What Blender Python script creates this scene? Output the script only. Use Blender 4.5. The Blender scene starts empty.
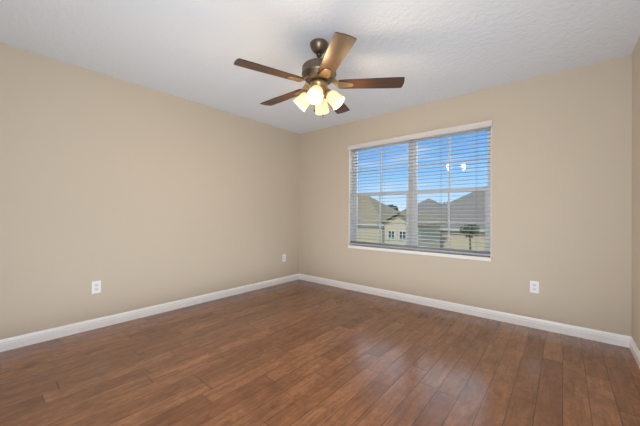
import bpy, bmesh, math, random
from mathutils import Vector, Matrix

random.seed(7)
C = bpy.context.scene.collection
SC = bpy.context.scene
R = math.radians

# ------------------------------------------------------------------ camera
EYE = Vector((3.4022, -3.5021, 1.1001))
YAW, PITCH, ROLL, FOCAL = 40.087, .150, .253, 289.15      # degrees; heading is to the left of the +y axis; focal length in pixels of 640
FWD = Vector((-math.sin(R(YAW)), math.cos(R(YAW)), 0))
RGT = Vector((math.cos(R(YAW)), math.sin(R(YAW)), 0))
cam = bpy.data.cameras.new('camera')
cam.sensor_width = 36.0
cam.lens = FOCAL / 640 * 36.0
cam.clip_start = 0.02
cam.clip_end = 400
cam_ob = bpy.data.objects.new('camera', cam)
C.objects.link(cam_ob)
cam_ob.matrix_world = (Matrix.Translation(EYE) @ Matrix.Rotation(R(YAW), 4, 'Z') @ Matrix.Rotation(R(90 + PITCH), 4, 'X')
                       @ Matrix.Rotation(R(ROLL), 4, 'Z'))
SC.camera = cam_ob

# ------------------------------------------------------------------ sky
w = bpy.data.worlds.new('sky')
SC.world = w
w.use_nodes = True
nt = w.node_tree
nt.nodes.clear()
tc = nt.nodes.new('ShaderNodeTexCoord')
sep = nt.nodes.new('ShaderNodeSeparateXYZ')
nt.links.new(tc.outputs['Generated'], sep.inputs[0])
ramp = nt.nodes.new('ShaderNodeValToRGB')
nt.links.new(sep.outputs['Z'], ramp.inputs[0])
cr = ramp.color_ramp
cr.elements[0].position = 0.0; cr.elements[0].color = (.60, .76, .93, 1)
cr.elements[1].position = 1.0; cr.elements[1].color = (.05, .16, .45, 1)
for p, c in ((.06, (.42, .66, .95, 1)), (.14, (.22, .50, .92, 1)), (.27, (.10, .33, .78, 1))):
    e = cr.elements.new(p); e.color = c
mp = nt.nodes.new('ShaderNodeMapping')
mp.inputs['Scale'].default_value = (3, 3, 16)
nt.links.new(tc.outputs['Generated'], mp.inputs[0])
cn = nt.nodes.new('ShaderNodeTexNoise')
cn.inputs['Scale'].default_value = 1.6
cn.inputs['Detail'].default_value = 6
nt.links.new(mp.outputs[0], cn.inputs[0])
cmr = nt.nodes.new('ShaderNodeMapRange')
cmr.inputs[1].default_value = .52; cmr.inputs[2].default_value = .75
cmr.inputs[3].default_value = 0; cmr.inputs[4].default_value = .55
nt.links.new(cn.outputs[0], cmr.inputs[0])
mx = nt.nodes.new('ShaderNodeMixRGB')
mx.inputs[2].default_value = (.80, .88, .97, 1)
nt.links.new(cmr.outputs[0], mx.inputs[0])
nt.links.new(ramp.outputs[0], mx.inputs[1])
bg = nt.nodes.new('ShaderNodeBackground')
bg.inputs['Strength'].default_value = 1.2
nt.links.new(mx.outputs[0], bg.inputs[0])
wo = nt.nodes.new('ShaderNodeOutputWorld')
nt.links.new(bg.outputs[0], wo.inputs[0])

# ------------------------------------------------------------------ sun, daylight, fill, exposure
def lamp(name, kind, loc, target=None, **kw):
    d = bpy.data.lights.new(name, kind)
    for k, v in kw.items():
        setattr(d, k, v)
    o = bpy.data.objects.new(name, d)
    C.objects.link(o)
    o.location = loc
    if target is not None:
        o.rotation_euler = (Vector(target) - Vector(loc)).to_track_quat('-Z', 'Y').to_euler()
    return o

lamp('sun', 'SUN', (10, -20, 30), (0, 12, 0), energy=2.2, angle=R(.6), color=(1, .95, .86))
lamp('window_daylight', 'AREA', (1.55, 2.0, 2.95), (1.60, -1.0, 2.2), shape='RECTANGLE', size=3.8, size_y=3.0,
     energy=175, color=(.84, .92, 1.0))
lamp('camera_side_fill', 'AREA', (2.95, -3.70, 1.35), (.9, -.9, 1.45), shape='RECTANGLE', size=1.5, size_y=1.5,  # unseen fill lamp added behind the camera to brighten walls and room
     energy=68, color=(.80, .90, 1.0))
lamp('uplight_fill', 'AREA', (1.92, -1.95, .05), (1.92, -1.949, 2.4), shape='RECTANGLE', size=3.3, size_y=3.3,  # added unseen lamp just above the floor, facing up to even out the ceiling
     energy=31, color=(.85, .93, 1.0))
SC.view_settings.view_transform = 'Standard'
SC.view_settings.look = 'None'
SC.view_settings.gamma = 1.0
SC.view_settings.use_curve_mapping = False
SC.view_settings.exposure = 0.12

# ------------------------------------------------------------------ helpers: meshes
class MB:
    """Collects shapes and links them as ONE mesh object."""
    def __init__(self):
        self.bm = bmesh.new()

    def poly(self, pts, smooth=False):
        f = self.bm.faces.new([self.bm.verts.new(p) for p in pts])
        f.smooth = smooth
        return f

    def box(self, a, b, bevel=0.0, seg=2, M=None):
        x0, y0, z0 = a; x1, y1, z1 = b
        v = [self.bm.verts.new(p) for p in ((x0, y0, z0), (x1, y0, z0), (x1, y1, z0), (x0, y1, z0),
                                            (x0, y0, z1), (x1, y0, z1), (x1, y1, z1), (x0, y1, z1))]
        fs = [self.bm.faces.new([v[i] for i in q]) for q in
              ((3, 2, 1, 0), (4, 5, 6, 7), (0, 1, 5, 4), (1, 2, 6, 5), (2, 3, 7, 6), (3, 0, 4, 7))]
        if bevel:
            es = list({e for f in fs for e in f.edges})
            r = bmesh.ops.bevel(self.bm, geom=es, offset=bevel, segments=seg, affect='EDGES', profile=.6)
            v = list({vv for f in r['faces'] for vv in f.verts} | {q for q in v if q.is_valid})
        if M is not None:
            bmesh.ops.transform(self.bm, matrix=M, verts=v)
        return v

    def lathe(self, prof, n=32, M=None, smooth=True, cap0=False, cap1=False):
        """prof: (radius, height) pairs around the local z axis."""
        rings = []
        for r, z in prof:
            if r < 1e-6:
                rings.append([self.bm.verts.new((0, 0, z))])
            else:
                rings.append([self.bm.verts.new((r * math.cos(2 * math.pi * k / n), r * math.sin(2 * math.pi * k / n), z))
                              for k in range(n)])
        for a, b in zip(rings, rings[1:]):
            for k in range(n):
                q = [a[k % len(a)], a[(k + 1) % len(a)], b[(k + 1) % len(b)], b[k % len(b)]]
                u = []
                for x in q:
                    if x not in u:
                        u.append(x)
                if len(u) > 2:
                    self.bm.faces.new(u).smooth = smooth
        if cap0 and len(rings[0]) > 2:
            self.bm.faces.new(rings[0][::-1])
        if cap1 and len(rings[-1]) > 2:
            self.bm.faces.new(rings[-1])
        if M is not None:
            bmesh.ops.transform(self.bm, matrix=M, verts=[v for r in rings for v in r])

    def tube(self, pts, rad, n=10, cap=True):
        pts = [Vector(p) for p in pts]
        rads = rad if isinstance(rad, (list, tuple)) else [rad] * len(pts)
        rings = []
        up = Vector((0, 0, 1))
        for i, p in enumerate(pts):
            t = (pts[min(i + 1, len(pts) - 1)] - pts[max(i - 1, 0)]).normalized()
            a = t.cross(up)
            if a.length < 1e-3:
                a = t.cross(Vector((1, 0, 0)))
            a.normalize()
            b = t.cross(a)
            rings.append([self.bm.verts.new(p + (a * math.cos(2 * math.pi * k / n) + b * math.sin(2 * math.pi * k / n)) * rads[i])
                          for k in range(n)])
        for A, B in zip(rings, rings[1:]):
            for k in range(n):
                self.bm.faces.new((A[k], A[(k + 1) % n], B[(k + 1) % n], B[k])).smooth = True
        if cap:
            self.bm.faces.new(rings[0]); self.bm.faces.new(rings[-1][::-1])

    def slab(self, outline, thick, bevel=0.0, M=None):
        """A flat outline in the xy plane, given a thickness along z."""
        lo = [self.bm.verts.new((x, y, -thick / 2)) for x, y in outline]
        hi = [self.bm.verts.new((x, y, thick / 2)) for x, y in outline]
        n = len(outline)
        fs = [self.bm.faces.new(lo[::-1]), self.bm.faces.new(hi)]
        fs += [self.bm.faces.new((lo[k], lo[(k + 1) % n], hi[(k + 1) % n], hi[k])) for k in range(n)]
        v = lo + hi
        if bevel:
            es = list(fs[0].edges) + list(fs[1].edges)
            r = bmesh.ops.bevel(self.bm, geom=es, offset=bevel, segments=2, affect='EDGES', profile=.6)
            v = list({q for f in r['faces'] for q in f.verts} | {q for q in v if q.is_valid})
        if M is not None:
            bmesh.ops.transform(self.bm, matrix=M, verts=v)

    def build(self, name, mat, parent=None):
        bmesh.ops.recalc_face_normals(self.bm, faces=self.bm.faces[:])
        me = bpy.data.meshes.new(name)
        self.bm.to_mesh(me)
        self.bm.free()
        o = bpy.data.objects.new(name, me)
        me.materials.append(mat)
        C.objects.link(o)
        if parent is not None:
            o.parent = parent
        return o

def tag(o, label=None, cat=None, group=None, kind=None):
    if label: o['label'] = label
    if cat: o['category'] = cat
    if group: o['group'] = group
    if kind: o['kind'] = kind
    return o

def empty(name, loc=(0, 0, 0), rz=0.0):
    o = bpy.data.objects.new(name, None)
    o.empty_display_size = .1
    C.objects.link(o)
    o.location = loc
    o.rotation_euler = (0, 0, rz)
    return o

def copy_tree(o, parent=None):
    c = o.copy()
    C.objects.link(c)
    c.parent = parent
    for ch in [x for x in SC.objects if x.parent == o]:
        copy_tree(ch, c)
    return c

# ------------------------------------------------------------------ helpers: materials
class NT:
    def __init__(self, name):
        self.m = bpy.data.materials.new(name)
        self.m.use_nodes = True
        self.t = self.m.node_tree
        self.b = self.t.nodes['Principled BSDF']
        self.out = self.t.nodes['Material Output']

    def n(self, typ, **props):
        x = self.t.nodes.new(typ)
        for k, v in props.items():
            setattr(x, k, v)
        return x

    def put(self, sock, v):
        if isinstance(v, bpy.types.NodeSocket):
            self.t.links.new(v, sock)
        else:
            sock.default_value = v

    def math(self, op, a, b=0.0, c=0.0):
        x = self.n('ShaderNodeMath', operation=op)
        self.put(x.inputs[0], a); self.put(x.inputs[1], b); self.put(x.inputs[2], c)
        return x.outputs[0]

    def xyz(self, x, y, z):
        k = self.n('ShaderNodeCombineXYZ')
        self.put(k.inputs[0], x); self.put(k.inputs[1], y); self.put(k.inputs[2], z)
        return k.outputs[0]

    def noise(self, vec, scale, detail=3.0, rough=.5, dist=0.0):
        x = self.n('ShaderNodeTexNoise')
        self.put(x.inputs['Vector'], vec)
        x.inputs['Scale'].default_value = scale
        x.inputs['Detail'].default_value = detail
        x.inputs['Roughness'].default_value = rough
        x.inputs['Distortion'].default_value = dist
        return x.outputs[0]

    def rng(self, v, a, b, c, d):
        x = self.n('ShaderNodeMapRange')
        self.put(x.inputs[0], v)
        for i, q in enumerate((a, b, c, d)):
            x.inputs[i + 1].default_value = q
        return x.outputs[0]

    def mix(self, f, a, b, mode='MIX'):
        x = self.n('ShaderNodeMixRGB', blend_type=mode)
        self.put(x.inputs[0], f); self.put(x.inputs[1], a); self.put(x.inputs[2], b)
        return x.outputs[0]

    def bump(self, h, strength, dist):
        x = self.n('ShaderNodeBump')
        self.put(x.inputs['Height'], h)
        x.inputs['Strength'].default_value = strength
        x.inputs['Distance'].default_value = dist
        self.t.links.new(x.outputs[0], self.b.inputs['Normal'])

    def pos(self):
        return self.n('ShaderNodeNewGeometry').outputs['Position']

    def obj(self):
        return self.n('ShaderNodeTexCoord').outputs['Object']

def rgb(r, g, b):
    f = lambda c: (c / 255 / 12.92) if c / 255 <= .04045 else ((c / 255 + .055) / 1.055) ** 2.4
    return (f(r), f(g), f(b), 1)

def plain(name, col, rough=.5, metal=0.0, var=.04, scale=14.0, bump=0.0):
    k = NT(name)
    nz = k.noise(k.obj(), scale, 4)
    dark = tuple(c * (1 - var * 2) for c in col[:3]) + (1,)
    k.put(k.b.inputs['Base Color'], k.mix(nz, dark, col))
    k.b.inputs['Roughness'].default_value = rough
    k.b.inputs['Metallic'].default_value = metal
    if bump:
        k.bump(nz, .3, bump)
    return k.m

def wall_paint():
    k = NT('wall_paint')
    p = k.pos()
    big = k.noise(p, 1.1, 2)
    k.put(k.b.inputs['Base Color'], k.mix(big, rgb(196, 184, 167), rgb(201, 189, 172)))
    k.b.inputs['Roughness'].default_value = .55
    k.b.inputs['Specular IOR Level'].default_value = .3
    k.bump(k.noise(p, 110, 3, .6), .25, .002)
    return k.m

def ceiling_paint():
    k = NT('ceiling_texture')
    p = k.pos()
    k.b.inputs['Base Color'].default_value = rgb(217, 221, 227)
    k.b.inputs['Roughness'].default_value = .8
    blot = k.rng(k.noise(p, 26, 4, .6, .4), .42, .62, 0, 1)
    fine = k.noise(p, 90, 3)
    k.bump(k.math('ADD', k.math('MULTIPLY', blot, .75), k.math('MULTIPLY', fine, .4)), .6, .005)
    return k.m

PW, PX0 = .120, .041                          # plank width, first seam
def wood_floor():
    k = NT('hardwood_planks')
    p = k.pos()
    s = k.n('ShaderNodeSeparateXYZ')
    k.put(s.inputs[0], p)
    x, y = s.outputs[0], s.outputs[1]
    u = k.math('DIVIDE', k.math('SUBTRACT', x, PX0), PW)
    row = k.math('FLOOR', u)
    fu = k.math('SUBTRACT', u, row)
    wn = k.n('ShaderNodeTexWhiteNoise', noise_dimensions='1D')
    k.put(wn.inputs['W'], k.math('ADD', row, 3.37))
    cs = k.n('ShaderNodeSeparateColor')
    k.put(cs.inputs[0], wn.outputs['Color'])
    length = k.rng(cs.outputs[0], 0, 1, .62, 1.30)
    v = k.math('DIVIDE', k.math('ADD', y, k.math('MULTIPLY', cs.outputs[1], 9.0)), length)
    col = k.math('FLOOR', v)
    fv = k.math('SUBTRACT', v, col)
    wid = k.n('ShaderNodeTexWhiteNoise', noise_dimensions='2D')
    k.put(wid.inputs['Vector'], k.xyz(row, col, 0.0))
    ids = k.n('ShaderNodeSeparateColor')
    k.put(ids.inputs[0], wid.outputs['Color'])
    a, b, c = ids.outputs[0], ids.outputs[1], ids.outputs[2]
    # distance to the plank's edges in metres
    eu = k.math('MULTIPLY', k.math('MINIMUM', fu, k.math('SUBTRACT', 1.0, fu)), PW)
    ev = k.math('MULTIPLY', k.math('MINIMUM', fv, k.math('SUBTRACT', 1.0, fv)), length)
    edge = k.math('MINIMUM', eu, ev)
    seam = k.rng(edge, .0006, .0022, 0, 1)
    # grain, drawn out along the plank and shifted for each plank
    shift = k.math('MULTIPLY', a, 37.0)
    gx = k.math('ADD', x, shift)
    gy = k.math('ADD', y, k.math('MULTIPLY', b, 53.0))
    grain = k.noise(k.xyz(k.math('MULTIPLY', gx, 34.0), k.math('MULTIPLY', gy, 3.2), c), 1.0, 5, .62, .9)
    fig = k.noise(k.xyz(k.math('MULTIPLY', gx, 10.0), k.math('MULTIPLY', gy, 3.4), a), 1.0, 3, .6, 1.4)
    mott = k.noise(k.xyz(k.math('MULTIPLY', gx, 24.0), k.math('MULTIPLY', gy, 15.0), c), 1.0, 4, .65, 1.2)
    cloud = k.noise(k.xyz(k.math('MULTIPLY', gx, 5.0), k.math('MULTIPLY', gy, 2.6), b), 1.0, 3, .6, .6)
    base = k.mix(a, rgb(136, 90, 58), rgb(168, 116, 79))
    base = k.mix(k.rng(b, .72, 1.0, 0, .55), base, rgb(112, 64, 38))
    base = k.mix(k.rng(grain, .40, .70, 0, .6), base, rgb(98, 58, 35))
    base = k.mix(k.rng(fig, .44, .76, 0, .45), base, rgb(88, 50, 29))
    base = k.mix(k.rng(cloud, .56, .80, 0, .7), base, rgb(72, 41, 26))
    base = k.mix(k.rng(mott, .40, .70, 0, .42), base, rgb(84, 47, 27))
    base = k.mix(seam, rgb(48, 28, 18), base)
    k.put(k.b.inputs['Base Color'], base)
    k.put(k.b.inputs['Roughness'], k.rng(grain, .3, .7, .16, .24))
    k.b.inputs['Specular IOR Level'].default_value = .7
    # hand-scraped relief: long ridges on some planks, shallow hollows and chatter on all
    ridge = k.math('SINE', k.math('ADD', k.math('MULTIPLY', x, 260.0), k.math('MULTIPLY', fig, 5.0)))
    ridge = k.math('MULTIPLY', ridge, k.rng(c, .45, .75, 0, .35))
    hollow = k.noise(k.xyz(k.math('MULTIPLY', gx, 16.0), k.math('MULTIPLY', gy, 6.0), c), 1.0, 2)
    h = k.math('ADD', k.math('MULTIPLY', hollow, 1.1), k.math('MULTIPLY', ridge, .8))
    h = k.math('ADD', h, k.math('MULTIPLY', grain, .10))
    h = k.math('ADD', h, k.math('MULTIPLY', k.rng(edge, 0, .005, 0, 1), .7))
    k.bump(h, .40, .0014)
    return k.m

def blade_wood():
    k = NT('walnut_blade')
    o = k.obj()
    s = k.n('ShaderNodeSeparateXYZ')
    k.put(s.inputs[0], o)
    g = k.noise(k.xyz(k.math('MULTIPLY', s.outputs[0], 3.0), k.math('MULTIPLY', s.outputs[1], 46.0), 0.0), 1.0, 5, .6, .5)
    k.put(k.b.inputs['Base Color'], k.mix(k.rng(g, .35, .68, 0, 1), rgb(82, 53, 34), rgb(44, 30, 22)))
    k.b.inputs['Roughness'].default_value = .33
    k.bump(g, .15, .0006)
    return k.m

def shade_glass():
    k = NT('lit_frosted_glass')
    nz = k.noise(k.obj(), 30, 3)
    k.b.inputs['Base Color'].default_value = (.34, .31, .25, 1)
    k.b.inputs['Roughness'].default_value = .35
    k.put(k.b.inputs['Emission Color'], k.mix(nz, (1, .52, .22, 1), (1, .58, .29, 1)))
    k.b.inputs['Emission Strength'].default_value = 1.25
    return k.m

def glow(name, col, s):
    k = NT(name)
    k.b.inputs['Base Color'].default_value = col
    k.b.inputs['Emission Color'].default_value = col
    k.b.inputs['Emission Strength'].default_value = s
    return k.m

def pane_glass():
    k = NT('clear_window_glass')
    tr = k.n('ShaderNodeBsdfTransparent')
    tr.inputs[0].default_value = (.95, .965, .96, 1)
    gl = k.n('ShaderNodeBsdfGlossy')
    gl.inputs['Roughness'].default_value = .01
    fr = k.n('ShaderNodeFresnel')
    fr.inputs[0].default_value = 1.5
    ms = k.n('ShaderNodeMixShader')
    k.put(ms.inputs[0], fr.outputs[0]); k.put(ms.inputs[1], tr.outputs[0]); k.put(ms.inputs[2], gl.outputs[0])
    k.put(k.out.inputs[0], ms.outputs[0])
    return k.m

def slat_vinyl():
    k = NT('white_slat_vinyl')
    nz = k.noise(k.obj(), 40, 3)
    k.put(k.b.inputs['Base Color'], k.mix(nz, rgb(170, 174, 180), rgb(178, 182, 188)))
    k.b.inputs['Roughness'].default_value = .45
    return k.m

def shingles(name, c1, c2):
    k = NT(name)
    s = k.n('ShaderNodeSeparateXYZ')
    k.put(s.inputs[0], k.pos())
    course = k.math('FRACT', k.math('MULTIPLY', s.outputs[2], 9.0))
    n1 = k.noise(k.pos(), 3.5, 5, .65)
    col = k.mix(n1, c1, c2)
    col = k.mix(k.rng(course, .0, .22, .35, 0), col, tuple(q * .55 for q in c1[:3]) + (1,))
    k.put(k.b.inputs['Base Color'], col)
    k.b.inputs['Roughness'].default_value = .9
    return k.m

def leafy(name, c1, c2):
    k = NT(name)
    k.put(k.b.inputs['Base Color'], k.mix(k.noise(k.pos(), 6, 3), c1, c2))
    k.b.inputs['Roughness'].default_value = .7
    return k.m

M_WALL, M_CEIL, M_FLOOR = wall_paint(), ceiling_paint(), wood_floor()
M_TRIM = plain('white_trim_paint', rgb(244, 245, 247), .35, var=.01)
M_VINYL = plain('white_window_vinyl', rgb(236, 237, 238), .4, var=.01)
M_SILL = plain('white_marble_sill', rgb(236, 234, 231), .25, var=.03, scale=9)
M_SLAT = slat_vinyl()
M_VALANCE = plain('blind_valance_white', rgb(212, 207, 204), .5, var=.01)
M_CORD = plain('blind_cord_grey', rgb(150, 150, 148), .8)
M_GLASS = pane_glass()
M_BLADE = blade_wood()
M_METAL = plain('aged_brushed_bronze', rgb(124, 109, 92), .34, .85, .12, 22)
M_METAL2 = plain('bronze_dark', rgb(96, 78, 60), .4, .8, .1, 22)
M_BRACKET = plain('lamplit_fan_metal', rgb(182, 156, 114), .32, .8, .08, 22)  # brackets and fitter: glow of the fan lamps painted in as paler gold
M_SHADE = shade_glass()
M_BULB = glow('lit_bulb', (1, .86, .62, 1), 5.0)
M_PLATE = plain('white_outlet_plastic', rgb(238, 239, 242), .35, var=.01)
M_SLOT = plain('outlet_face_shadow_grey', rgb(70, 70, 74), .6)
M_RECEPT = plain('outlet_face_plastic', rgb(226, 227, 233), .35, var=.01)

# ------------------------------------------------------------------ the room
W, D, H, T = 3.836, 3.80, 2.44, .16           # width, depth, height, wall thickness
WX0, WX1, WZ0, WZ1 = 1.008, 2.818, .607, 2.088
def struct(name, mb, mat):
    return tag(mb.build(name, mat), kind='structure')

m = MB(); m.box((-T, -D - T, -.12), (W + T, T, 0)); struct('floor', m, M_FLOOR)
m = MB(); m.box((-T, -D - T, H), (W + T, T, H + .15)); struct('ceiling', m, M_CEIL)
m = MB(); m.box((-T, -D - T, 0), (0, T, H)); struct('wall_left', m, M_WALL)
m = MB(); m.box((W, -D - T, 0), (W + T, T, H)); struct('wall_right', m, M_WALL)
m = MB(); m.box((0, -D - T, 0), (W, -D, H)); struct('wall_front', m, M_WALL)
m = MB()
o_ = [(0, 0), (W, 0), (W, H), (0, H)]
i_ = [(WX0, WZ0), (WX1, WZ0), (WX1, WZ1), (WX0, WZ1)]
for k in range(4):
    j = (k + 1) % 4
    a, b, c, d = o_[k], o_[j], i_[j], i_[k]
    m.poly([(a[0], 0, a[1]), (b[0], 0, b[1]), (c[0], 0, c[1]), (d[0], 0, d[1])])
    m.poly([(a[0], T, a[1]), (b[0], T, b[1]), (c[0], T, c[1]), (d[0], T, d[1])])
    m.poly([(d[0], 0, d[1]), (c[0], 0, c[1]), (c[0], T, c[1]), (d[0], T, d[1])])
    m.poly([(a[0], 0, a[1]), (b[0], 0, b[1]), (b[0], T, b[1]), (a[0], T, a[1])])
bmesh.ops.remove_doubles(m.bm, verts=m.bm.verts[:], dist=1e-5)
struct('wall_back', m, M_WALL)

# baseboards: a stepped profile run along each wall, mitred in the corners
PROF = [(0, 0), (.014, 0), (.014, .056), (.010, .060), (.010, .064), (.012, .070), (.009, .080), (.006, .090), (.003, .093), (0, .093)]
def baseboard(name, p0, p1, inward):
    p0, p1, n = Vector(p0), Vector(p1), Vector(inward)
    t = (p1 - p0).normalized()
    mb = MB()
    A = [mb.bm.verts.new(p0 + n * d + t * d + Vector((0, 0, z))) for d, z in PROF]
    B = [mb.bm.verts.new(p1 + n * d - t * d + Vector((0, 0, z))) for d, z in PROF]
    for k in range(len(PROF)):
        j = (k + 1) % len(PROF)
        mb.bm.faces.new((A[k], A[j], B[j], B[k]))
    mb.bm.faces.new(A); mb.bm.faces.new(B[::-1])
    struct(name, mb, M_TRIM)
baseboard('baseboard_left', (0, -D, 0), (0, 0, 0), (1, 0, 0))
baseboard('baseboard_back', (0, 0, 0), (W, 0, 0), (0, -1, 0))
baseboard('baseboard_right', (W, 0, 0), (W, -D, 0), (-1, 0, 0))
baseboard('baseboard_front', (W, -D, 0), (0, -D, 0), (0, 1, 0))

# ------------------------------------------------------------------ the twin window
win = tag(empty('window_1', (WX0, 0, WZ0)), kind='structure')
def wpart(mb, name, mat, parent=win):
    bmesh.ops.translate(mb.bm, verts=mb.bm.verts[:], vec=(-WX0, 0, -WZ0))
    return mb.build(name, mat, parent)
def ring(mb, x0, x1, z0, z1, y0, y1, wl, wr, wb, wt, bev=.003):
    mb.box((x0, y0, z0), (x0 + wl, y1, z1), bev)
    mb.box((x1 - wr, y0, z0), (x1, y1, z1), bev)
    mb.box((x0 + wl, y0, z0), (x1 - wr, y1, z0 + wb), bev)
    mb.box((x0 + wl, y0, z1 - wt), (x1 - wr, y1, z1), bev)

ZS = WZ0 + .038                               # top of the sill
m = MB(); m.box((WX0 - .004, -.018, WZ0 - .002), (WX1 + .004, .085, ZS), .004); wpart(m, 'window_sill', M_SILL)
FY0, FY1 = .085, .150
m = MB(); ring(m, WX0, WX1, WZ0, WZ1, FY0, FY1, .030, .030, .050, .030)
XM = (WX0 + WX1) / 2
m.box((XM - .030, FY0, WZ0 + .050), (XM + .030, FY1, WZ1 - .030), .003)
wpart(m, 'window_frame', M_VINYL)
m = MB()                                      # white lining of the recess
m.box((WX0, .0005, ZS), (WX0 + .004, FY0, WZ1)); m.box((WX1 - .004, .0005, ZS), (WX1, FY0, WZ1))
m.box((WX0 + .004, .0005, WZ1 - .004), (WX1 - .004, FY0, WZ1))
wpart(m, 'reveal_lining', M_TRIM)
ZMEET = 1.376
for x0, x1 in ((WX0 + .030, XM - .030), (XM + .030, WX1 - .030)):
    for z0, z1, y0, y1 in ((ZMEET - .018, WZ1 - .030, .115, .140), (WZ0 + .050, ZMEET + .022, .090, .115)):
        lower = z0 < 1
        s = MB(); ring(s, x0, x1, z0, z1, y0, y1, .042 if lower else .026, .042 if lower else .026, .030 if lower else .034, .040 if lower else .028)
        so = wpart(s, 'sash', M_VINYL)
        yc = (y0 + y1) / 2
        g = MB(); g.box((x0 + .026, yc - .002, z0 + .026), (x1 - .026, yc + .002, z1 - .026)); wpart(g, 'glass', M_GLASS, so)
        b = MB()
        xm, zm = (x0 + x1) / 2, (1.004 if lower else 1.716)
        b.box((xm - .010, yc - .010, z0 + .028), (xm + .010, yc - .004, z1 - .028), .001)
        b.box((x0 + .026, yc - .0095, zm - .010), (x1 - .026, yc - .0045, zm + .010), .001)
        wpart(b, 'muntin', M_VINYL, so)

# ------------------------------------------------------------------ the blind
BX0, BX1 = WX0 + .008, WX1 - .008
blind = tag(empty('window_blind', (XM, .045, WZ1)),
            'wide white horizontal slat blind with open slats hanging in the twin window', 'blind')
def bpart(mb, name, mat, parent=blind):
    bmesh.ops.translate(mb.bm, verts=mb.bm.verts[:], vec=(-XM, -.045, -WZ1))
    return mb.build(name, mat, parent)
ZV0, ZV1 = 2.030, 2.097
m = MB()
prof = [(-.012, ZV0), (-.020, ZV0 + .004), (-.022, ZV0 + .016), (-.018, ZV0 + .022), (-.018, ZV1 - .022), (-.022, ZV1 - .016), (-.024, ZV1 - .003), (-.012, ZV1)]
A = [m.bm.verts.new((WX0 - .008, y, z)) for y, z in prof]
B = [m.bm.verts.new((WX1 + .008, y, z)) for y, z in prof]
for k in range(len(prof)):
    j = (k + 1) % len(prof)
    m.bm.faces.new((A[k], A[j], B[j], B[k]))
m.bm.faces.new(A); m.bm.faces.new(B[::-1])
m.box((WX0 - .008, -.012, ZV0), (WX0 - .002, -.0015, ZV1)); m.box((WX1 + .002, -.012, ZV0), (WX1 + .008, -.0015, ZV1))
bpart(m, 'valance', M_VALANCE)
m = MB(); m.box((BX0, .012, 2.036), (BX1, .066, 2.080), .003); bpart(m, 'headrail', M_SLAT)
PITCH, SY = .0435, .045
ZB = ZS + .034
def slat(mb, z, tilt=R(2)):
    n = 6
    lo, hi = [], []
    for k in range(n + 1):
        t = k / n - .5
        y = t * .050
        cz = .0022 * (1 - 4 * t * t)
        yy = y * math.cos(tilt) - cz * math.sin(tilt)
        zz = y * math.sin(tilt) + cz * math.cos(tilt)
        lo.append((SY + yy, z + zz - .0014)); hi.append((SY + yy, z + zz + .0014))
    outline = lo + hi[::-1]
    a = [mb.bm.verts.new((BX0, y, zz)) for y, zz in outline]
    b = [mb.bm.verts.new((BX1, y, zz)) for y, zz in outline]
    for k in range(len(outline)):
        j = (k + 1) % len(outline)
        mb.bm.faces.new((a[k], a[j], b[j], b[k])).smooth = True
    mb.bm.faces.new(a); mb.bm.faces.new(b[::-1])
m = MB()
z = 2.008
while z > ZB + .045:
    slat(m, z); z -= PITCH
for q in range(3):
    slat(m, ZB + .006 + q * .0080, 0)
bpart(m, 'slat_stack', M_SLAT)
m = MB(); m.box((BX0, SY - .026, ZS + .011), (BX1, SY + .026, ZB), .004); bpart(m, 'bottom_rail', M_SLAT)
for xc in (BX0 + .14, BX0 + .52, XM, BX1 - .52, BX1 - .14):
    m = MB()
    for yy in (SY - .0275, SY + .0275):
        m.tube([(xc, yy, ZS + .010), (xc, yy, 2.040)], .0013, 6)
    z = 2.008
    while z > ZB + .045:
        m.tube([(xc, SY - .0275, z - .0026), (xc, SY + .0275, z - .0022)], .0007, 4); z -= PITCH
    bpart(m, 'ladder_cord', M_CORD)

# ------------------------------------------------------------------ the ceiling fan
FC = EYE + RGT * -.013 + FWD * 2.27
FX, FY = FC.x, FC.y
fan = tag(empty('ceiling_fan', (FX, FY, H)),
          'five-blade bronze ceiling fan with walnut blades and four lit glass shades', 'ceiling fan')
def az(a):
    """Heading a, in degrees clockwise from the way the camera looks."""
    d = FWD * math.cos(R(a)) + RGT * math.sin(R(a))
    return math.atan2(d.y, d.x)
def rot(a):
    return Matrix.Rotation(az(a), 4, 'Z')
m = MB()
m.lathe([(0, 0), (.066, 0), (.071, -.004), (.072, -.012), (.070, -.024), (.062, -.044), (.050, -.060), (.040, -.070), (.034, -.076), (.020, -.078), (.012, -.078)], 40)
m.build('canopy', M_METAL, fan)
m = MB()
m.lathe([(.013, -.074), (.013, -.178)], 20)
m.lathe([(.013, -.082), (.021, -.086), (.022, -.100), (.013, -.104)], 20)
m.build('downrod', M_METAL2, fan)
m = MB()
m.lathe([(.013, -.160), (.032, -.162), (.040, -.168), (.070, -.173), (.112, -.178), (.126, -.184), (.132, -.194), (.133, -.206), (.133, -.240),
         (.136, -.244), (.136, -.252), (.130, -.258), (.120, -.276), (.104, -.296), (.084, -.306), (.0, -.307)], 48)
mo = m.build('motor_housing', M_METAL, fan)
m = MB()                                       # switch housing and fitter
m.lathe([(.0, -.308), (.060, -.309), (.068, -.314), (.070, -.330), (.066, -.346), (.056, -.352), (.058, -.358), (.062, -.366),
         (.058, -.392), (.042, -.408), (.022, -.418), (.012, -.424), (.010, -.436), (.013, -.442), (.0, -.448)], 40)
kit = m.build('light_fitter', M_BRACKET, fan)

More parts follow.
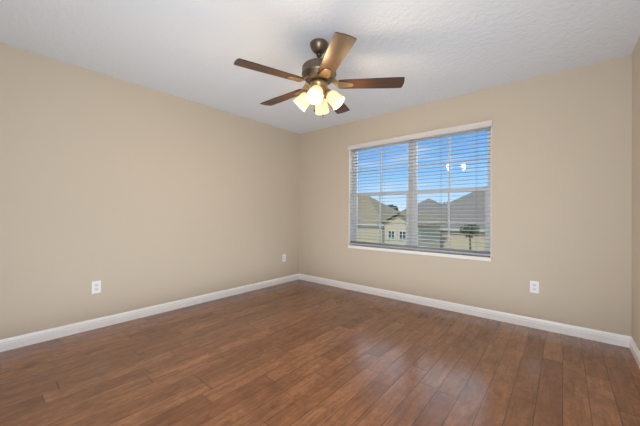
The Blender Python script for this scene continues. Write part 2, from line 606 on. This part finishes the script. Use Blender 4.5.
BZ = -.327                                     # height of the blade roots below the ceiling
def blade_outline():
    pts = []
    r0, r1 = .162, .648
    n = 12
    wid = lambda t: .054 + .012 * min(1, t * 1.3)
    for k in range(n + 1):
        t = k / n
        if t < .97:
            pts.append((r0 + (r1 - r0) * t, wid(t)))
    tip = [(r1 - .004, .066), (r1 + .003, .061), (r1 + .009, .028), (r1 + .009, -.012), (r1 + .002, -.061), (r1 - .006, -.066)]
    right = [(x, -y) for x, y in pts][::-1]
    root = [(r0 - .012, -.036), (r0 - .016, 0), (r0 - .012, .036)]
    return pts + tip + right + root
PITCHB = R(9)
AZ0 = 94
for k in range(5):
    a = AZ0 + 72 * k
    base = Matrix.Translation((0, 0, BZ)) @ rot(a)
    # the edge on the clockwise side stands higher
    tilt = Matrix.Rotation(-PITCHB, 4, 'X')
    m = MB(); m.slab(blade_outline(), .007, .002)
    bl = m.build('blade', M_BLADE, fan)
    bl.matrix_local = base @ tilt
    m = MB()
    arm = [(.098, 0, .030), (.130, 0, .018), (.160, 0, -.002), (.185, 0, -.008)]
    for s in (-1, 1):
        m.tube([(.085, s * .012, .040), (.118, s * .020, .030), (.150, s * .030, -.001), (.180, s * .026, -.0075)], [.008, .0085, .0075, .006], 8)
    m.tube([(.085, 0, .038), (.118, 0, .026), (.150, 0, .000), (.180, 0, -.007)], [.009, .008, .008, .006], 8)
    m.slab([(.150, -.034), (.176, -.040), (.200, -.036), (.225, -.030), (.262, -.022), (.270, 0), (.262, .022), (.225, .030), (.200, .036), (.176, .040), (.150, .034)],
           .005, .0015, Matrix.Translation((0, 0, -.0068)))
    for sx, sy in ((.190, -.022), (.190, .022), (.248, 0)):
        m.lathe([(.0, -.0135), (.004, -.0125), (.006, -.0105), (.006, -.009)], 10, Matrix.Translation((sx, sy, 0)))
    ar = m.build('blade_bracket', M_BRACKET, fan)
    ar.matrix_local = base @ tilt

# four tulip shades on short arms
for k, a in enumerate((190, 280, 100, 10)):
    base = rot(a)
    p0 = Vector((.050, 0, -.385)); p1 = Vector((.078, 0, -.372)); p2 = Vector((.094, 0, -.392)); p3 = Vector((.104, 0, -.412))
    ax = Vector((.70, 0, -.714)).normalized()
    m = MB(); m.tube([p0, p1, p2], [.0085, .0085, .010], 10)
    q = ax.to_track_quat('Z', 'Y').to_matrix().to_4x4()
    seat = Matrix.Translation(Vector((.071, 0, -.394))) @ q
    m.lathe([(.0, -.012), (.018, -.011), (.026, -.004), (.029, .004), (.030, .020), (.027, .024), (.0, .024)], 24, seat)
    ao = m.build('lamp_holder', M_BRACKET, fan); ao.matrix_local = base
    m = MB()
    m.lathe([(.024, .016), (.035, .019), (.046, .031), (.051, .050), (.053, .075), (.055, .098), (.058, .116), (.061, .126),
             (.0585, .127), (.0555, .116), (.0525, .098), (.0505, .075), (.0485, .052), (.0435, .034), (.033, .023), (.022, .020)], 36, seat)
    sh = m.build('lamp_shade', M_SHADE, fan); sh.matrix_local = base
    m = MB()
    m.lathe([(.0, .024), (.012, .025), (.013, .042), (.020, .054), (.026, .068), (.027, .080), (.023, .093), (.013, .102), (.0, .105)], 24, seat)
    bu = m.build('bulb', M_BULB, sh)
    tipw = Matrix.Translation((FX, FY, H)) @ base @ seat @ Vector((0, 0, .150))
    lamp('bulb_light', 'POINT', tipw, energy=5.5, color=(1, .70, .36), shadow_soft_size=.035)
# pull chains
for dx, dy, ln in ((.018, .030, .150), (-.020, -.030, .115)):
    m = MB()
    m.tube([(dx, dy, -.405), (dx, dy, -.405 - ln)], .0012, 6)
    for i in range(int(ln / .008)):
        m.lathe([(0, .002), (.0019, 0), (0, -.002)], 6, Matrix.Translation((dx, dy, -.409 - i * .008)))
    m.lathe([(0, .012), (.003, .009), (.0052, 0), (.0052, -.010), (.003, -.016), (0, -.017)], 12, Matrix.Translation((dx, dy, -.415 - ln)))
    m.build('pull_chain', M_METAL2, fan)

# ------------------------------------------------------------------ wall outlets
def outlet(loc, rz, label):
    t = tag(empty('wall_outlet', loc, rz), label, 'outlet', 'wall outlets')
    m = MB(); m.box((-.036, -.006, -.058), (.036, -.0004, .058), .003, 3); m.build('cover_plate', M_PLATE, t)
    for s in (-1, 1):
        m = MB()
        n = 20
        outl = []
        for q in range(n):
            a = 2 * math.pi * q / n
            outl.append((.0172 * math.cos(a), max(-.0138, min(.0138, .0172 * math.sin(a)))))
        m.slab(outl, .004, .0006, Matrix.Translation((0, -.0068, s * .0195)) @ Matrix.Rotation(R(90), 4, 'X'))
        rc = m.build('receptacle', M_RECEPT, t)
        m = MB()
        for sx in (-.0065, .0065):
            m.box((sx - .0014, -.0094, s * .0195 - .002), (sx + .0014, -.0085, s * .0195 + .0065))
        m.lathe([(0, -.0004), (.0026, -.0004), (.0026, .0004), (0, .0004)], 10,
                Matrix.Translation((0, -.009, s * .0195 - .0075)) @ Matrix.Rotation(R(90), 4, 'X'))
        m.build('socket_slot', M_SLOT, rc)
    m = MB(); m.lathe([(.0036, 0), (.0030, .0012), (0, .0016)], 12, Matrix.Translation((0, -.006, 0)) @ Matrix.Rotation(R(90), 4, 'X'))
    m.build('screw', M_RECEPT, t)
outlet((0, -2.764, .393), R(90), 'white duplex outlet low on the long bare wall, well away from the corner')
outlet((0, -.345, .395), R(90), 'small far white outlet beside the room corner, above the baseboard')
outlet((3.188, 0, .396), 0, 'white duplex outlet on the window wall, below and beside the window')

# ------------------------------------------------------------------ outside, one storey down
GZ = -2.9
m = MB(); m.box((-90, .6, GZ - .2), (60, 140, GZ))
gm = NT('lawn_grass')
gm.put(gm.b.inputs['Base Color'], gm.mix(gm.noise(gm.pos(), 1.5, 5, .7), rgb(120, 124, 70), rgb(158, 152, 98)))
gm.b.inputs['Roughness'].default_value = .95
struct('ground', m, gm.m)

M_ROOF = shingles('grey_brown_shingles', rgb(140, 131, 112), rgb(165, 155, 134))
M_ROOF2 = shingles('tan_shingles', rgb(162, 142, 106), rgb(190, 170, 130))
M_STUCCO = plain('cream_stucco', rgb(222, 204, 164), .9, var=.03, scale=2)
M_FASCIA = plain('white_fascia', rgb(232, 228, 214), .6, var=.01)
M_HGLASS = plain('dark_house_window', rgb(62, 72, 66), .2)

def house(label, x0, x1, y0, y1, zr, roof, ridge='x', gable=False, ze=-.2, wins=()):
    t = tag(empty('house', ((x0 + x1) / 2, (y0 + y1) / 2, GZ)), label, 'house', 'neighbouring houses')
    ox, oy = (x0 + x1) / 2, (y0 + y1) / 2
    def hp(mb, name, mat, par=t):
        bmesh.ops.translate(mb.bm, verts=mb.bm.verts[:], vec=(-ox, -oy, -GZ))
        return mb.build(name, mat, par)
    m = MB(); m.box((x0, y0, GZ), (x1, y1, ze + .02)); hp(m, 'house_wall', M_STUCCO)
    e = .45
    X0, X1, Y0, Y1 = x0 - e, x1 + e, y0 - e, y1 + e
    hx, hy = (X1 - X0) / 2, (Y1 - Y0) / 2
    if gable:
        r0, r1 = Vector(((X0 + X1) / 2, Y0, zr)), Vector(((X0 + X1) / 2, Y1, zr))
    elif ridge == 'x':
        k = min(hy, hx * .95)
        r0, r1 = Vector((X0 + k, (Y0 + Y1) / 2, zr)), Vector((X1 - k, (Y0 + Y1) / 2, zr))
    else:
        k = min(hx, hy * .95)
        r0, r1 = Vector(((X0 + X1) / 2, Y0 + k, zr)), Vector(((X0 + X1) / 2, Y1 - k, zr))
    c = [Vector((X0, Y0, ze)), Vector((X1, Y0, ze)), Vector((X1, Y1, ze)), Vector((X0, Y1, ze))]
    m = MB()
    if gable:
        dz = Vector((0, 0, .12))
        for p, q, s, u in ((c[0], r0, r1, c[3]), (r0, c[1], c[2], r1)):
            m.poly([p, q, s, u]); m.poly([p - dz, q - dz, s - dz, u - dz])
            m.poly([p, q, q - dz, p - dz]); m.poly([u, s, s - dz, u - dz]); m.poly([p, u, u - dz, p - dz]); m.poly([q, s, s - dz, q - dz])
        hp(m, 'roof', roof)
        m = MB()
        ins = .45
        za = zr - .45 * (zr - ze) / hx
        m.poly([(x0, y0, ze), (x1, y0, ze), ((x0 + x1) / 2, y0, za)]); m.poly([(x0, y1, ze), (x1, y1, ze), ((x0 + x1) / 2, y1, za)])
        m.poly([(x0, y0, ze), (x0, y1, ze), ((x0 + x1) / 2, y1, za), ((x0 + x1) / 2, y0, za)])
        m.poly([(x1, y0, ze), (x1, y1, ze), ((x0 + x1) / 2, y1, za), ((x0 + x1) / 2, y0, za)])
        bmesh.ops.remove_doubles(m.bm, verts=m.bm.verts[:], dist=1e-4)
        hp(m, 'gable_wall', M_STUCCO)
    else:
        if ridge == 'x':
            m.poly([c[0], c[1], r1, r0]); m.poly([c[1], c[2], r1]); m.poly([c[2], c[3], r0, r1]); m.poly([c[3], c[0], r0])
        else:
            m.poly([c[0], c[1], r0]); m.poly([c[1], c[2], r1, r0]); m.poly([c[2], c[3], r1]); m.poly([c[3], c[0], r0, r1])
        m.poly(c[::-1])
        bmesh.ops.remove_doubles(m.bm, verts=m.bm.verts[:], dist=1e-4)
        hp(m, 'roof', roof)
        m = MB()
        ring_ = [(X0, Y0, X1, Y0 + .04), (X0, Y1 - .04, X1, Y1), (X0, Y0 + .04, X0 + .04, Y1 - .04), (X1 - .04, Y0 + .04, X1, Y1 - .04)]
        for a, b, c_, d in ring_:
            m.box((a, b, ze - .20), (c_, d, ze - .005))
        hp(m, 'fascia', M_FASCIA)
    for xa, xb, za, zb in wins:
        m = MB()
        ring(m, xa, xb, za, zb, y0 - .06, y0 + .01, .08, .08, .08, .08, 0)
        m.box(((xa + xb) / 2 - .03, y0 - .05, za + .08), ((xa + xb) / 2 + .03, y0, zb - .08))
        f = hp(m, 'house_window', M_FASCIA)
        m = MB(); m.box((xa + .08, y0 - .03, za + .08), (xb - .08, y0 - .004, zb - .08)); hp(m, 'pane', M_HGLASS, f)
    return t

def along(px, y):
    """x of the point on the line y that a sight line through picture column px meets (used to place the houses)."""
    d = FWD + RGT * ((px - 320) / FOCAL)
    return EYE.x + d.x / d.y * (y - EYE.y)
xa = along(369, 35.5)
house('tan hip-roofed house seen through the window pane nearer the room corner', xa - 12.0, xa + 5.2, 30.0, 41.0, 4.0, M_ROOF2, 'x',
      wins=((xa - 1.2, xa + .4, -2.0, -.75),))
xb = along(429, 52)
house('grey-roofed house farthest back, its hip peak showing beside the window mullion', xb - 6.6, xb + 6.6, 46.0, 58.0, 4.1, M_ROOF, 'y',
      wins=((xb - .8, xb + .8, -2.0, -.7),))
xc = along(459, 25) - 5.6
house('grey-roofed house rising toward the outer edge of the window', xc, xc + 16, 25.0, 38.0, 4.1, M_ROOF, 'x',
      wins=((xc + 9, xc + 10.6, -1.9, -.8),))
xd = along(402, 18)
house('small gable-fronted cream house with two windows, just beside the mullion', xd - 1.5, xd + 1.3, 18.0, 23.0, 1.35, M_ROOF2, gable=True, ze=.36,
      wins=((xd - 1.2, xd - .55, -.95, -.2), (xd - .25, xd + .40, -.95, -.2)))

def leaves(mb, c, rad, n, size, squash=1.0):
    for _ in range(n):
        d = Vector((random.gauss(0, 1), random.gauss(0, 1), random.gauss(0, 1))).normalized()
        rr = rad * random.uniform(.55, 1.05)
        p = Vector(c) + Vector((d.x * rr, d.y * rr, d.z * rr * squash))
        u = Vector((random.gauss(0, 1), random.gauss(0, 1), random.gauss(0, 1))).normalized()
        v = u.cross(d + Vector((.01, .02, .03))).normalized()
        s = size * random.uniform(.6, 1.3)
        mb.poly([p - u * s, p + v * s * .45, p + u * s, p - v * s * .45])

M_BARK = plain('tree_bark', rgb(104, 86, 66), .9, var=.1)
M_LEAF = leafy('dark_leaves', rgb(58, 74, 42), rgb(96, 108, 62))
M_LEAF2 = leafy('olive_leaves', rgb(84, 96, 54), rgb(122, 130, 78))
def tree(name, cat, label, x, y, ztop, rad, n, size, mat, group, squash=.9):
    t = tag(empty(name, (x, y, GZ)), label, cat, group)
    zc = ztop - GZ - rad * squash
    m = MB()
    m.tube([(0, 0, 0), (.03, .02, zc * .5), (0, 0, zc)], [rad * .10 + .02, rad * .08 + .015, rad * .04 + .01], 8)
    for q in range(4):
        a = q * 1.6
        m.tube([(0, 0, zc * .85), (math.cos(a) * rad * .6, math.sin(a) * rad * .6, zc + rad * .25)], [rad * .04 + .01, .01], 6)
    m.build('trunk', M_BARK, t)
    m = MB()
    leaves(m, (0, 0, zc), rad, n, size, squash)
    for q in range(6):
        a = q * 1.05
        leaves(m, (math.cos(a) * rad * .55, math.sin(a) * rad * .55, zc + random.uniform(-.3, .3) * rad), rad * .5, n // 6, size, squash)
    m.build('crown', mat, t)
tree('garden_tree', 'tree', 'slender young tree in front of the grey-roofed house at the outer pane', along(470, 12.4), 12.4, .72, .46, 150, .09, M_LEAF, None)
def far(px, dep):
    p = EYE + FWD * dep + RGT * ((px - 320) / FOCAL * dep)
    return p.x, p.y
for px, dep, zt, rad, lab in ((391, 51, 2.75, 1.2, 'dark bushy tree standing behind the small gabled house'),
                              (445, 76, 4.4, 2.6, 'round tree top showing behind the farthest roof, beside its peak'),
                              (460, 66, 3.4, 2.2, 'low tree top in the dip between two grey roofs')):
    x, y = far(px, dep)
    tree('garden_tree', 'tree', lab, x, y, zt, rad, 900, .26, M_LEAF if px < 400 else M_LEAF2, None)
